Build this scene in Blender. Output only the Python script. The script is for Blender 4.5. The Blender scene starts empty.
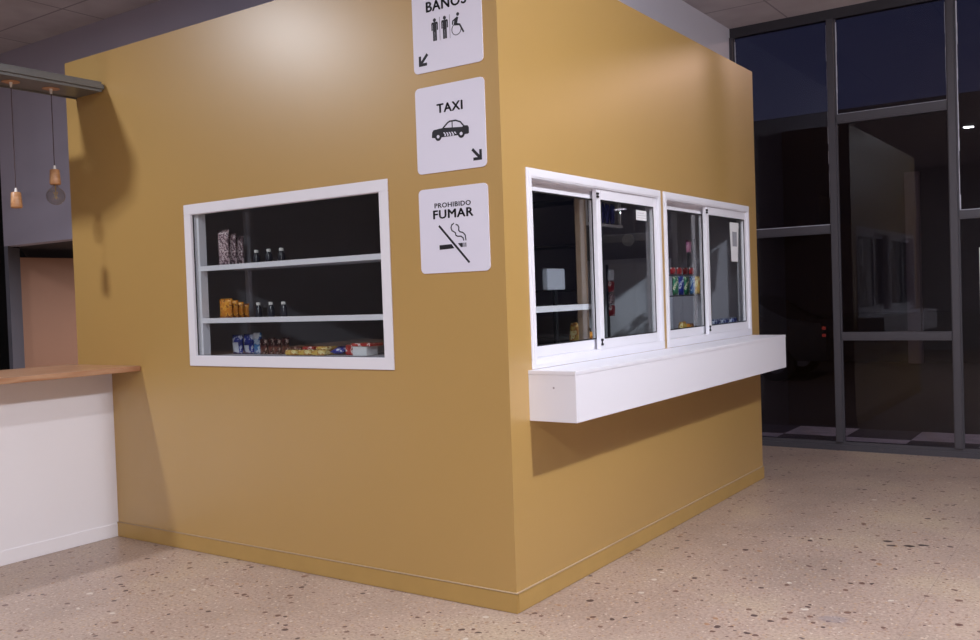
import bpy, bmesh, math, random
from mathutils import Vector, Matrix
random.seed(7)
S = bpy.context.scene
COL = S.collection
PI = math.pi

# ------------------------------------------------------------------ materials
def srgb(r, g, b):
    f = lambda c: (c/255/12.92) if c/255 <= .04045 else ((c/255+.055)/1.055)**2.4
    return (f(r), f(g), f(b), 1)

def mat(name, col, rough=.5, metal=0, spec=.5, var=0, vscale=6, bump=0, bscale=60, emit=None, estr=0, coat=0, coatr=.2):
    m = bpy.data.materials.new(name); m.use_nodes = True
    n = m.node_tree; b = n.nodes['Principled BSDF']
    b.inputs['Base Color'].default_value = col
    b.inputs['Roughness'].default_value = rough
    b.inputs['Metallic'].default_value = metal
    b.inputs['Specular IOR Level'].default_value = spec
    b.inputs['Coat Weight'].default_value = coat
    b.inputs['Coat Roughness'].default_value = coatr
    tc = n.nodes.new('ShaderNodeTexCoord')
    if var:
        nz = n.nodes.new('ShaderNodeTexNoise'); nz.inputs['Scale'].default_value = vscale; nz.inputs['Detail'].default_value = 4
        n.links.new(tc.outputs['Object'], nz.inputs['Vector'])
        mr = n.nodes.new('ShaderNodeMapRange'); mr.inputs['To Min'].default_value = 1-var; mr.inputs['To Max'].default_value = 1+var
        n.links.new(nz.outputs['Fac'], mr.inputs['Value'])
        mx = n.nodes.new('ShaderNodeVectorMath'); mx.operation = 'SCALE'; mx.inputs[0].default_value = col[:3]
        n.links.new(mr.outputs['Result'], mx.inputs['Scale'])
        n.links.new(mx.outputs['Vector'], b.inputs['Base Color'])
    if bump:
        nz = n.nodes.new('ShaderNodeTexNoise'); nz.inputs['Scale'].default_value = bscale; nz.inputs['Detail'].default_value = 3
        n.links.new(tc.outputs['Object'], nz.inputs['Vector'])
        bp = n.nodes.new('ShaderNodeBump'); bp.inputs['Strength'].default_value = bump; bp.inputs['Distance'].default_value = .01
        n.links.new(nz.outputs['Fac'], bp.inputs['Height']); n.links.new(bp.outputs['Normal'], b.inputs['Normal'])
    if emit:
        b.inputs['Emission Color'].default_value = emit; b.inputs['Emission Strength'].default_value = estr
    return m

def ramp(n, fac, stops, interp='LINEAR'):
    r = n.nodes.new('ShaderNodeValToRGB'); r.color_ramp.interpolation = interp
    e = r.color_ramp.elements
    while len(e) > 1: e.remove(e[0])
    e[0].position = stops[0][0]; e[0].color = stops[0][1]
    for p, c in stops[1:]:
        x = e.new(p); x.color = c
    n.links.new(fac, r.inputs['Fac']); return r.outputs['Color']

def printed(name, c1, c2, c3, scale=14, rough=.3):
    """printed foil packaging: blotches of three colours"""
    m = mat(name, c1, rough); n = m.node_tree; b = n.nodes['Principled BSDF']
    tc = n.nodes.new('ShaderNodeTexCoord'); v = n.nodes.new('ShaderNodeTexNoise'); v.inputs['Scale'].default_value = scale; v.inputs['Detail'].default_value = 2
    n.links.new(tc.outputs['Object'], v.inputs['Vector'])
    n.links.new(ramp(n, v.outputs['Fac'], [(0, c1), (.47, c2), (.56, c3), (.64, c1)], 'CONSTANT'), b.inputs['Base Color'])
    return m

def glass_mat(name, tint=(1, 1, 1, 1), ior=1.5, rough=0.0, dirt=0.0):
    m = bpy.data.materials.new(name); m.use_nodes = True; n = m.node_tree
    n.nodes.remove(n.nodes['Principled BSDF']); out = n.nodes['Material Output']
    t = n.nodes.new('ShaderNodeBsdfTransparent'); t.inputs['Color'].default_value = tint
    g = n.nodes.new('ShaderNodeBsdfGlossy'); g.inputs['Roughness'].default_value = rough; g.inputs['Color'].default_value = (1, 1, 1, 1)
    # Schlick reflectance from the angle to the surface, the same from both faces of the pane
    ge = n.nodes.new('ShaderNodeNewGeometry'); dt = n.nodes.new('ShaderNodeVectorMath'); dt.operation = 'DOT_PRODUCT'
    n.links.new(ge.outputs['Normal'], dt.inputs[0]); n.links.new(ge.outputs['Incoming'], dt.inputs[1])
    def mth(op, a, b=None):
        q = n.nodes.new('ShaderNodeMath'); q.operation = op
        for i, v in enumerate((a, b)):
            if v is None: continue
            if isinstance(v, (int, float)): q.inputs[i].default_value = v
            else: n.links.new(v, q.inputs[i])
        return q.outputs[0]
    f0 = ((ior-1)/(ior+1))**2
    fr = mth('ADD', mth('MULTIPLY', mth('POWER', mth('SUBTRACT', 1.0, mth('ABSOLUTE', dt.outputs['Value'])), 5.0), 1-f0), f0)
    x = n.nodes.new('ShaderNodeMixShader'); n.links.new(fr, x.inputs['Fac'])
    n.links.new(t.outputs['BSDF'], x.inputs[1]); n.links.new(g.outputs['BSDF'], x.inputs[2])
    res = x.outputs['Shader']
    if dirt:
        tc = n.nodes.new('ShaderNodeTexCoord'); mp = n.nodes.new('ShaderNodeMapping'); mp.inputs['Scale'].default_value = (5, 5, .8)
        n.links.new(tc.outputs['Object'], mp.inputs['Vector'])
        nz = n.nodes.new('ShaderNodeTexNoise'); nz.inputs['Scale'].default_value = 2.2; nz.inputs['Detail'].default_value = 5
        n.links.new(mp.outputs['Vector'], nz.inputs['Vector'])
        mr = n.nodes.new('ShaderNodeMapRange'); mr.inputs['From Min'].default_value = .45; mr.inputs['From Max'].default_value = .8
        mr.inputs['To Max'].default_value = dirt; n.links.new(nz.outputs['Fac'], mr.inputs['Value'])
        d = n.nodes.new('ShaderNodeBsdfDiffuse'); d.inputs['Color'].default_value = (.35, .4, .6, 1)
        x2 = n.nodes.new('ShaderNodeMixShader'); n.links.new(mr.outputs['Result'], x2.inputs['Fac'])
        n.links.new(res, x2.inputs[1]); n.links.new(d.outputs['BSDF'], x2.inputs[2]); res = x2.outputs['Shader']
    n.links.new(res, out.inputs['Surface'])
    return m

def floor_mat():
    m = mat('terrazzo', (1, 1, 1, 1), .34, spec=.5); n = m.node_tree; b = n.nodes['Principled BSDF']
    L = n.links.new; N = n.nodes.new
    tc = N('ShaderNodeTexCoord'); co = tc.outputs['Object']
    def noise(s, d=4):
        z = N('ShaderNodeTexNoise'); z.inputs['Scale'].default_value = s; z.inputs['Detail'].default_value = d; L(co, z.inputs['Vector']); return z.outputs['Fac']
    base = ramp(n, noise(1.1), [(.3, srgb(157, 138, 126)), (.5, srgb(172, 151, 138)), (.7, srgb(182, 163, 142))])
    fine = ramp(n, noise(60, 3), [(.35, (.80, .78, .78, 1)), (.6, (1.06, 1.05, 1.04, 1))])
    mx = N('ShaderNodeMix'); mx.data_type = 'RGBA'; mx.blend_type = 'MULTIPLY'; mx.inputs[0].default_value = 1
    L(base, mx.inputs[6]); L(fine, mx.inputs[7]); cur = mx.outputs[2]
    def chips(cur, scale, thr, stops, fade=1):
        wr = N('ShaderNodeTexNoise'); wr.inputs['Scale'].default_value = scale*.9; L(co, wr.inputs['Vector'])
        ad = N('ShaderNodeVectorMath'); ad.operation = 'MULTIPLY_ADD'; ad.inputs[1].default_value = (.5/scale,)*3
        L(wr.outputs['Color'], ad.inputs[0]); L(co, ad.inputs[2])
        v = N('ShaderNodeTexVoronoi'); v.inputs['Scale'].default_value = scale; L(ad.outputs[0], v.inputs['Vector'])
        sp = N('ShaderNodeSeparateColor'); L(v.outputs['Color'], sp.inputs[0])
        mu = N('ShaderNodeMath'); mu.operation = 'MULTIPLY'; mu.inputs[1].default_value = thr; L(sp.outputs[0], mu.inputs[0])
        lt = N('ShaderNodeMath'); lt.operation = 'LESS_THAN'; L(v.outputs['Distance'], lt.inputs[0]); L(mu.outputs[0], lt.inputs[1])
        c = ramp(n, sp.outputs[1], stops, 'CONSTANT')
        a = ramp(n, sp.outputs[2], [(0, (0, 0, 0, 1)), (1-fade, (1, 1, 1, 1))], 'CONSTANT') if fade < 1 else None
        fac = lt.outputs[0]
        if a:
            mm = N('ShaderNodeMath'); mm.operation = 'MULTIPLY'; L(fac, mm.inputs[0]); L(a, mm.inputs[1]); fac = mm.outputs[0]
        x = N('ShaderNodeMix'); x.data_type = 'RGBA'; L(fac, x.inputs[0]); L(cur, x.inputs[6]); L(c, x.inputs[7]); return x.outputs[2]
    cur = chips(cur, 55, .42, [(0, srgb(150, 122, 106)), (.3, srgb(196, 178, 162)), (.55, srgb(176, 144, 112)), (.8, srgb(140, 112, 100))])
    cur = chips(cur, 38, .45, [(0, srgb(126, 96, 86)), (.3, srgb(196, 180, 166)), (.42, srgb(150, 116, 94)), (.7, srgb(104, 76, 70))], .35)
    cur = chips(cur, 21, .44, [(0, srgb(104, 74, 66)), (.35, srgb(84, 64, 62)), (.6, srgb(200, 188, 176)), (.66, srgb(156, 118, 88)), (.76, srgb(116, 86, 74))], .6)
    # large single dark stones and one bluish stain
    sx = N('ShaderNodeSeparateXYZ'); L(co, sx.inputs[0])
    for (x, y, rx, ry, c, ang) in [(1.305, 2.21, .03, .022, srgb(52, 40, 42), .2), (1.345, 2.12, .03, .02, srgb(70, 56, 56), .5), (1.44, 2.155, .034, .024, srgb(42, 32, 34), .1), (1.51, 2.21, .034, .02, srgb(58, 46, 48), 0), (1.375, .66, .07, .05, srgb(128, 124, 134), .3)]:
        mp = N('ShaderNodeMapping'); mp.vector_type = 'TEXTURE'; mp.inputs['Location'].default_value = (x, y, 0); mp.inputs['Scale'].default_value = (rx, ry, 1); mp.inputs['Rotation'].default_value = (0, 0, ang)
        L(co, mp.inputs['Vector']); ln = N('ShaderNodeVectorMath'); ln.operation = 'LENGTH'
        wr = N('ShaderNodeTexNoise'); wr.inputs['Scale'].default_value = 2; L(mp.outputs[0], wr.inputs['Vector'])
        ad = N('ShaderNodeVectorMath'); ad.operation = 'MULTIPLY_ADD'; ad.inputs[1].default_value = (.6, .6, 0); L(wr.outputs['Color'], ad.inputs[0]); L(mp.outputs[0], ad.inputs[2])
        sub = N('ShaderNodeVectorMath'); sub.operation = 'SUBTRACT'; sub.inputs[1].default_value = (.3, .3, 0); L(ad.outputs[0], sub.inputs[0]); L(sub.outputs[0], ln.inputs[0])
        mr = N('ShaderNodeMapRange'); mr.inputs['From Min'].default_value = 1.1; mr.inputs['From Max'].default_value = .8; mr.inputs['To Max'].default_value = .9 if rx < .05 else .35
        L(ln.outputs['Value'], mr.inputs['Value'])
        x_ = N('ShaderNodeMix'); x_.data_type = 'RGBA'; x_.inputs[7].default_value = c; L(mr.outputs[0], x_.inputs[0]); L(cur, x_.inputs[6]); cur = x_.outputs[2]
    # cast joints
    for ax, off in ((0, .49), (1, .62)):
        a = N('ShaderNodeMath'); a.operation = 'SUBTRACT'; a.inputs[1].default_value = off; L(sx.outputs[ax], a.inputs[0])
        p = N('ShaderNodeMath'); p.operation = 'PINGPONG'; p.inputs[1].default_value = .6; L(a.outputs[0], p.inputs[0])
        lt = N('ShaderNodeMath'); lt.operation = 'LESS_THAN'; lt.inputs[1].default_value = .0022; L(p.outputs[0], lt.inputs[0])
        h = N('ShaderNodeMath'); h.operation = 'MULTIPLY'; h.inputs[1].default_value = .45; L(lt.outputs[0], h.inputs[0])
        x_ = N('ShaderNodeMix'); x_.data_type = 'RGBA'; x_.inputs[7].default_value = srgb(128, 108, 104); L(h.outputs[0], x_.inputs[0]); L(cur, x_.inputs[6]); cur = x_.outputs[2]
    L(cur, b.inputs['Base Color'])
    mr = N('ShaderNodeMapRange'); mr.inputs['To Min'].default_value = .28; mr.inputs['To Max'].default_value = .5; L(noise(2.5), mr.inputs['Value']); L(mr.outputs[0], b.inputs['Roughness'])
    return m

def ceiling_mat():
    m = mat('ceiling_tiles', srgb(205, 198, 202), .8); n = m.node_tree; b = n.nodes['Principled BSDF']; L = n.links.new; N = n.nodes.new
    tc = N('ShaderNodeTexCoord'); sx = N('ShaderNodeSeparateXYZ'); L(tc.outputs['Object'], sx.inputs[0])
    cur = ramp(n, (lambda z: (L(tc.outputs['Object'], z.inputs['Vector']), setattr(z.inputs['Scale'], 'default_value', 3))and z.outputs['Fac'])(N('ShaderNodeTexNoise')), [(.3, srgb(196, 188, 192)), (.7, srgb(212, 206, 208))])
    for ax, off, md in ((0, -.165, .61), (1, 4.72, .655)):
        a = N('ShaderNodeMath'); a.operation = 'SUBTRACT'; a.inputs[1].default_value = off; L(sx.outputs[ax], a.inputs[0])
        p = N('ShaderNodeMath'); p.operation = 'PINGPONG'; p.inputs[1].default_value = md; L(a.outputs[0], p.inputs[0])
        lt = N('ShaderNodeMath'); lt.operation = 'LESS_THAN'; lt.inputs[1].default_value = .009; L(p.outputs[0], lt.inputs[0])
        x_ = N('ShaderNodeMix'); x_.data_type = 'RGBA'; x_.inputs[7].default_value = srgb(158, 150, 158); L(lt.outputs[0], x_.inputs[0]); L(cur, x_.inputs[6]); cur = x_.outputs[2]
    L(cur, b.inputs['Base Color']); return m

def paving_mat():
    m = mat('checker_paving', (1, 1, 1, 1), .7); n = m.node_tree; b = n.nodes['Principled BSDF']; L = n.links.new; N = n.nodes.new
    tc = N('ShaderNodeTexCoord'); mp = N('ShaderNodeMapping'); mp.inputs['Location'].default_value = (-.07, -5.62, .3); L(tc.outputs['Object'], mp.inputs['Vector'])
    mp2 = N('ShaderNodeMapping'); mp2.inputs['Scale'].default_value = (1/.64, 1/.63, .1); L(mp.outputs[0], mp2.inputs['Vector'])
    c = N('ShaderNodeTexChecker'); c.inputs['Scale'].default_value = 1; c.inputs['Color2'].default_value = srgb(206, 204, 214); c.inputs['Color1'].default_value = srgb(74, 72, 82)
    L(mp2.outputs[0], c.inputs['Vector'])
    nz = N('ShaderNodeTexNoise'); nz.inputs['Scale'].default_value = 5; nz.inputs['Detail'].default_value = 5; L(tc.outputs['Object'], nz.inputs['Vector'])
    f = ramp(n, nz.outputs['Fac'], [(.3, (.7, .7, .7, 1)), (.7, (1, 1, 1, 1))])
    mx = N('ShaderNodeMix'); mx.data_type = 'RGBA'; mx.blend_type = 'MULTIPLY'; mx.inputs[0].default_value = 1; L(c.outputs['Color'], mx.inputs[6]); L(f, mx.inputs[7]); L(mx.outputs[2], b.inputs['Base Color'])
    return m

def wood_mat(name, c1, c2, rough=.4):
    m = mat(name, c1, rough); n = m.node_tree; b = n.nodes['Principled BSDF']; L = n.links.new; N = n.nodes.new
    tc = N('ShaderNodeTexCoord'); mp = N('ShaderNodeMapping'); mp.inputs['Scale'].default_value = (14, 1.2, 14); L(tc.outputs['Object'], mp.inputs['Vector'])
    nz = N('ShaderNodeTexNoise'); nz.inputs['Scale'].default_value = 2.5; nz.inputs['Detail'].default_value = 6; L(mp.outputs[0], nz.inputs['Vector'])
    L(ramp(n, nz.outputs['Fac'], [(.35, c1), (.65, c2)]), b.inputs['Base Color']); return m

M = {}
M['yellow'] = mat('ochre_paint', srgb(184, 147, 83), .40, spec=.75, var=.03, vscale=1.3, bump=.04, bscale=9, coat=.7, coatr=.35)
M['skirt'] = mat('ochre_skirting_paint', srgb(181, 146, 84), .45, var=.08, vscale=7)
M['white'] = mat('white_aluminium', srgb(233, 231, 238), .35, spec=.5)
M['whitelam'] = mat('white_laminate', srgb(232, 230, 238), .45, var=.01, vscale=2)
M['whitewall'] = mat('white_panel_paint', srgb(238, 234, 238), .55, var=.02, vscale=2)
M['sign'] = mat('white_acrylic', srgb(226, 223, 238), .4)
M['ink'] = mat('black_vinyl', srgb(22, 20, 30), .5)
M['thinink'] = mat('grey_vinyl', srgb(120, 116, 128), .5)
M['floor'] = floor_mat(); M['ceil'] = ceiling_mat(); M['pave'] = paving_mat()
M['greywall'] = mat('grey_lavender_paint', srgb(176, 170, 188), .7, var=.04, vscale=1.5)
M['sidewall'] = mat('pale_lavender_paint', srgb(226, 222, 232), .7, var=.03, vscale=1.5)
M['hallwall'] = mat('pale_hall_paint', srgb(176, 168, 168), .8, var=.05, vscale=1)
M['brown'] = mat('terracotta_panel', srgb(168, 122, 98), .6, var=.05, vscale=3)
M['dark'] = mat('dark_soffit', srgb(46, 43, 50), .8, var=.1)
M['void'] = mat('unlit_void_tone', srgb(26, 25, 29), .9, var=.1)
M['interior'] = mat('dark_interior_paint', srgb(180, 176, 186), .8, var=.05, vscale=2)
M['darkmetal'] = mat('bronze_grey_aluminium', srgb(78, 75, 82), .5, metal=.3, var=.06, vscale=9)
M['headmetal'] = mat('dark_aluminium', srgb(58, 56, 62), .5, metal=.3)
M['shelfmetal'] = mat('brushed_steel', srgb(116, 116, 116), .42, metal=.4, var=.15, vscale=8)
M['glass'] = glass_mat('window_glass', (.93, .95, .95, 1), 1.45)
M['bigglass'] = glass_mat('shopfront_glass', (.60, .60, .68, 1), 1.36)
M['bulbglass'] = glass_mat('bulb_glass', (.8, .79, .78, 1), 1.7)
M['wood'] = wood_mat('varnished_pine', srgb(168, 116, 76), srgb(196, 150, 108))
M['countertop'] = wood_mat('counter_wood', srgb(168, 120, 88), srgb(190, 150, 120), .3)
M['palewood'] = mat('pale_wood', srgb(205, 176, 150), .5, var=.1, vscale=12)
M['black'] = mat('black_plastic', srgb(18, 18, 20), .4)
M['cord'] = mat('cord_fabric', srgb(70, 52, 56), .8)
M['whiteplastic'] = mat('white_plastic', srgb(232, 228, 224), .3)
M['filament'] = mat('filament_brass', srgb(190, 160, 90), .3, metal=.8)
M['sealant'] = mat('old_sealant', srgb(200, 200, 214), .6, var=.5, vscale=14)
M['paper'] = mat('white_paper', srgb(226, 226, 228), .8)
M['diffuser'] = mat('lamp_diffuser', (.9, .9, .9, 1), .5, emit=(1, .97, 1, 1), estr=10)
M['asphalt'] = mat('asphalt', srgb(46, 42, 44), .9, var=.3, vscale=3)
M['facade'] = mat('facade_render', srgb(50, 48, 58), .9, var=.15, vscale=.7)
M['facade_dark'] = mat('facade_brick', srgb(36, 34, 40), .9, var=.2, vscale=1.2)
M['column'] = mat('concrete_column', srgb(118, 110, 118), .8, var=.1)
M['shutter'] = mat('blue_grey_shutter', srgb(58, 60, 78), .6, var=.1)
M['carpaint'] = mat('dark_car_paint', srgb(26, 27, 34), .25, metal=.3, coat=.6)
M['rubber'] = mat('tyre_rubber', srgb(20, 20, 20), .9)
M['tail'] = mat('red_lens', srgb(150, 20, 20), .2, emit=(1, .12, .08, 1), estr=.2)
M['chrome'] = mat('chrome', srgb(220, 220, 225), .1, metal=1)
M['tubered'] = mat('red_card', srgb(150, 40, 42), .5)

# ------------------------------------------------------------------ mesh helpers
def link(name, bm, m, parent=None, smooth=False):
    me = bpy.data.meshes.new(name); bmesh.ops.recalc_face_normals(bm, faces=bm.faces[:]); bm.to_mesh(me); bm.free()
    ob = bpy.data.objects.new(name, me); COL.objects.link(ob)
    ob.data.materials.append(m)
    if smooth:
        for p in me.polygons: p.use_smooth = True
    if parent:
        ob.parent = parent
        if parent.type == 'EMPTY': me.transform(Matrix.Translation(-parent.location)) if parent.get('_w') else None
    return ob
def box(bm, x0, x1, y0, y1, z0, z1, bev=0):
    r = bmesh.ops.create_cube(bm, size=1)
    for v in r['verts']: v.co = Vector(((x0+x1)/2+v.co.x*(x1-x0), (y0+y1)/2+v.co.y*(y1-y0), (z0+z1)/2+v.co.z*(z1-z0)))
    if bev:
        es = list({e for v in r['verts'] for e in v.link_edges})
        bmesh.ops.bevel(bm, geom=es, offset=bev, segments=2, affect='EDGES')
def B(*boxes, bev=0):
    bm = bmesh.new()
    for b in boxes: box(bm, *b, bev=bev)
    return bm
def cyl(bm, p0, p1, r0, r1=None, seg=20):
    r1 = r0 if r1 is None else r1; p0 = Vector(p0); p1 = Vector(p1); d = p1-p0
    M_ = Matrix.Translation((p0+p1)/2) @ d.to_track_quat('Z', 'Y').to_matrix().to_4x4()
    bmesh.ops.create_cone(bm, cap_ends=True, segments=seg, radius1=r0, radius2=r1, depth=d.length, matrix=M_)
def lathe(bm, prof, c, seg=28):
    rings = []
    for r, z in prof:
        if r < 1e-5: rings.append([bm.verts.new((c[0], c[1], c[2]+z))])
        else: rings.append([bm.verts.new((c[0]+r*math.cos(a), c[1]+r*math.sin(a), c[2]+z)) for a in [2*PI*k/seg for k in range(seg)]])
    for a, b in zip(rings, rings[1:]):
        for k in range(seg):
            k2 = (k+1) % seg
            if len(a) == 1 and len(b) == 1: continue
            if len(a) == 1: bm.faces.new((a[0], b[k], b[k2]))
            elif len(b) == 1: bm.faces.new((a[k], a[k2], b[0]))
            else: bm.faces.new((a[k], a[k2], b[k2], b[k]))
def tube(bm, pts, r, seg=8):
    for a, b in zip(pts, pts[1:]): cyl(bm, a, b, r, seg=seg)
def quad_prism(bm, pts, z0, z1):
    """extrude a plan polygon between two heights"""
    lo = [bm.verts.new((x, y, z0)) for x, y in pts]; hi = [bm.verts.new((x, y, z1)) for x, y in pts]
    bm.faces.new(lo[::-1]); bm.faces.new(hi)
    for i in range(len(pts)):
        j = (i+1) % len(pts); bm.faces.new((lo[i], lo[j], hi[j], hi[i]))
def face_prism(bm, pts, y0, y1):
    """extrude an X-Z outline between two Y planes"""
    a = [bm.verts.new((x, y0, z)) for x, z in pts]; b = [bm.verts.new((x, y1, z)) for x, z in pts]
    bm.faces.new(a); bm.faces.new(b[::-1])
    for i in range(len(pts)):
        j = (i+1) % len(pts); bm.faces.new((a[i], b[i], b[j], a[j]))
def disc(bm, cx, cz, r, y0, y1, seg=24):
    face_prism(bm, [(cx+r*math.cos(2*PI*k/seg), cz+r*math.sin(2*PI*k/seg)) for k in range(seg)], y0, y1)
def stroke(bm, pts, w, y0, y1):
    """ribbon of constant width along a polyline in the X-Z plane"""
    P = [Vector(p) for p in pts]; L_ = []; R_ = []
    for i, p in enumerate(P):
        a = (P[i]-P[i-1]).normalized() if i else (P[1]-P[0]).normalized()
        b = (P[i+1]-P[i]).normalized() if i < len(P)-1 else a
        t = (a+b).normalized(); nrm = Vector((-t.y, t.x)); k = w/2/max(.5, nrm.dot(Vector((-a.y, a.x))))
        L_.append(p+nrm*k); R_.append(p-nrm*k)
    for i in range(len(P)-1):
        face_prism(bm, [tuple(L_[i]), tuple(L_[i+1]), tuple(R_[i+1]), tuple(R_[i])], y0, y1)

def thing(name, label, cat, loc=(0, 0, 0), group=None):
    """an Empty at the thing's base; parts are written in world metres and shifted to it"""
    o = bpy.data.objects.new(name, None); COL.objects.link(o); o.location = loc; o.empty_display_size = .1
    o['label'] = label; o['category'] = cat
    if group: o['group'] = group
    return o
def part(name, bm, m, parent, smooth=False):
    ob = link(name, bm, m, None, smooth); ob.parent = parent
    p = parent; off = Vector(p.location)
    while p.parent: p = p.parent; off += Vector(p.location)
    ob.data.transform(Matrix.Translation(-off)); return ob
def tag(ob, label, cat, group=None):
    ob['label'] = label; ob['category'] = cat
    if group: ob['group'] = group
    return ob
def struct(name, bm, m, smooth=False):
    ob = link(name, bm, m, None, smooth); ob['kind'] = 'structure'; return ob

# ------------------------------------------------------------------ the room
CZ = 4.225; GY = 5.400
struct('floor', B((-12, 8, -9, GY+.06, -.12, 0)), M['floor'])
struct('ceiling', B((-12, 8, -9, GY+.06, CZ, CZ+.1)), M['ceil'])
struct('wall_south', B((-12, 8, -9.15, -9, -.12, CZ+.1)), M['hallwall'])
struct('wall_west', B((-12.15, -12, -9.15, 6, -.12, CZ+.1)), M['hallwall'])
struct('wall_east', B((8, 8.15, -9.15, GY, -.12, CZ+.1)), M['hallwall'])
KX = -3.762; KY = 3.81; KZ = 3.390; T = .08
# wall of the hall behind the kiosk with the low opening beside it
struct('wall_back', B((-6.93, KX, 1.19, 1.34, 2.285, CZ), (KX, -.75, 1.19, 1.34, KZ, CZ)), M['greywall'])
bm = bmesh.new(); quad_prism(bm, [(-6.93, 1.19), (-6.86, 1.19), (-7.20, 1.50), (-7.27, 1.50)], 0, 2.285); struct('wall_passage_left', bm, mat('slate_paint', srgb(104, 104, 116), .6, var=.05))
struct('wall_passage_partition', B((-7.26, -7.20, 1.50, 2.9, 0, 2.19)), M['brown'])
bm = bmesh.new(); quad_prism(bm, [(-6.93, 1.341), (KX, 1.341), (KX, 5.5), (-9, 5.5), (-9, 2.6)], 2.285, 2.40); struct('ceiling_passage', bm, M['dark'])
struct('wall_passage_dark', B((-12, -9, 3.4, 3.5, 0, CZ)), M['void'])  # near-black colour stands in for the unlit space past the wall end
# bulkhead wall above and behind the kiosk
struct('wall_bulkhead', B((-.90, -.75, 1.34, GY, KZ, CZ), (-.90, -.75, KY, GY, 0, KZ)), M['sidewall'])

# kiosk shell: walls with openings
def wall_with_holes(name, axis, a0, a1, t0, t1, holes, m, z1=KZ):
    """axis 0: wall runs along X at Y t0..t1, axis 1: along Y at X t0..t1; holes = [(a,b,z0,z1)]"""
    bm = bmesh.new()
    def bx(u0, u1, z0, z1_):
        if axis == 0: box(bm, u0, u1, t0, t1, z0, z1_)
        else: box(bm, t0, t1, u0, u1, z0, z1_)
    zs = holes[0][2:]
    bx(a0, a1, 0, zs[0]); bx(a0, a1, zs[1], z1)
    cur = a0
    for h in holes: bx(cur, h[0], zs[0], zs[1]); cur = h[1]
    bx(cur, a1, zs[0], zs[1])
    bmesh.ops.remove_doubles(bm, verts=bm.verts[:], dist=1e-5)
    return struct(name, bm, m)
WX0, WX1, WZ0, WZ1 = -2.481, -.745, 1.217, 2.259
Y1, Y2, Y3, Y4, VZ0, VZ1 = .2156, 1.884, 1.928, 3.619, 1.214, 2.263
wall_with_holes('wall_front', 0, KX, 0, 0, T, [(WX0+.05, WX1-.05, WZ0+.05, WZ1-.05)], M['yellow'])
wall_with_holes('wall_right', 1, T, KY, -T, 0, [(Y1+.04, Y2-.04, VZ0+.04, VZ1-.04), (Y3+.04, Y4-.04, VZ0+.04, VZ1-.04)], M['yellow'])
struct('wall_left', B((KX, KX+T, T, KY-T, 0, KZ)), M['yellow'])
struct('wall_rear', B((KX, -T, KY-T, KY, 0, KZ)), M['yellow'])
struct('ceiling_kiosk', B((KX+T, -T, T, KY-T, KZ-.08, KZ-.002)), M['interior'])
# dark linings inside
struct('wall_lining_rear', B((KX+T, -T, KY-T-.02, KY-T, 0, KZ-.08)), M['interior'])
struct('wall_lining_left', B((KX+T, KX+T+.02, T, KY-T-.02, 0, KZ-.08)), M['interior'])
bm = bmesh.new(); box(bm, -3.354, .012, -.012, 0, 0, .100, bev=.003); struct('baseboard_front', bm, M['skirt'])
bm = bmesh.new(); box(bm, 0, .012, 0, KY+.0, 0, .100, bev=.003); struct('baseboard_right', bm, M['skirt'])
M['dusty'] = mat('dusty_edge', srgb(176, 152, 122), .7)
struct('trim_1', B((-3.345, .0135, -.0135, 0, .1002, .1035)), M['dusty']); struct('trim_2', B((0, .0135, 0, KY, .1002, .1035)), M['dusty'])

# ------------------------------------------------------------------ display window on the left face (window_1)
w = bpy.data.objects.new('window_1', None); COL.objects.link(w); w['kind'] = 'structure'; w.location = ((WX0+WX1)/2, 0, WZ0)
def ring(bm, axis, a0, a1, z0, z1, wd, d0, d1, bev=.003):
    """rectangular frame of width wd"""
    for (u0, u1, v0, v1) in ((a0, a1, z0, z0+wd), (a0, a1, z1-wd, z1), (a0, a0+wd, z0+wd, z1-wd), (a1-wd, a1, z0+wd, z1-wd)):
        if axis == 0: box(bm, u0, u1, d0, d1, v0, v1, bev=bev)
        else: box(bm, d0, d1, u0, u1, v0, v1, bev=bev)
bm = bmesh.new(); ring(bm, 0, WX0, WX1, WZ0, WZ1, .066, -.008, .0, bev=.002); part('casing', bm, M['white'], w)
bm = bmesh.new(); ring(bm, 0, WX0+.052, WX1-.052, WZ0+.052, WZ1-.052, .016, .0, .022, bev=.001); part('frame', bm, M['white'], w)
part('gasket', B((WX0+.067, WX0+.076, .008, .0115, WZ0+.067, WZ1-.067), (WX0+.067, WX1-.067, .008, .0115, WZ0+.067, WZ0+.071)), M['black'], w)
part('pane', B((WX0+.066, WX1-.066, .012, .016, WZ0+.066, WZ1-.066)), M['glass'], w)

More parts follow.
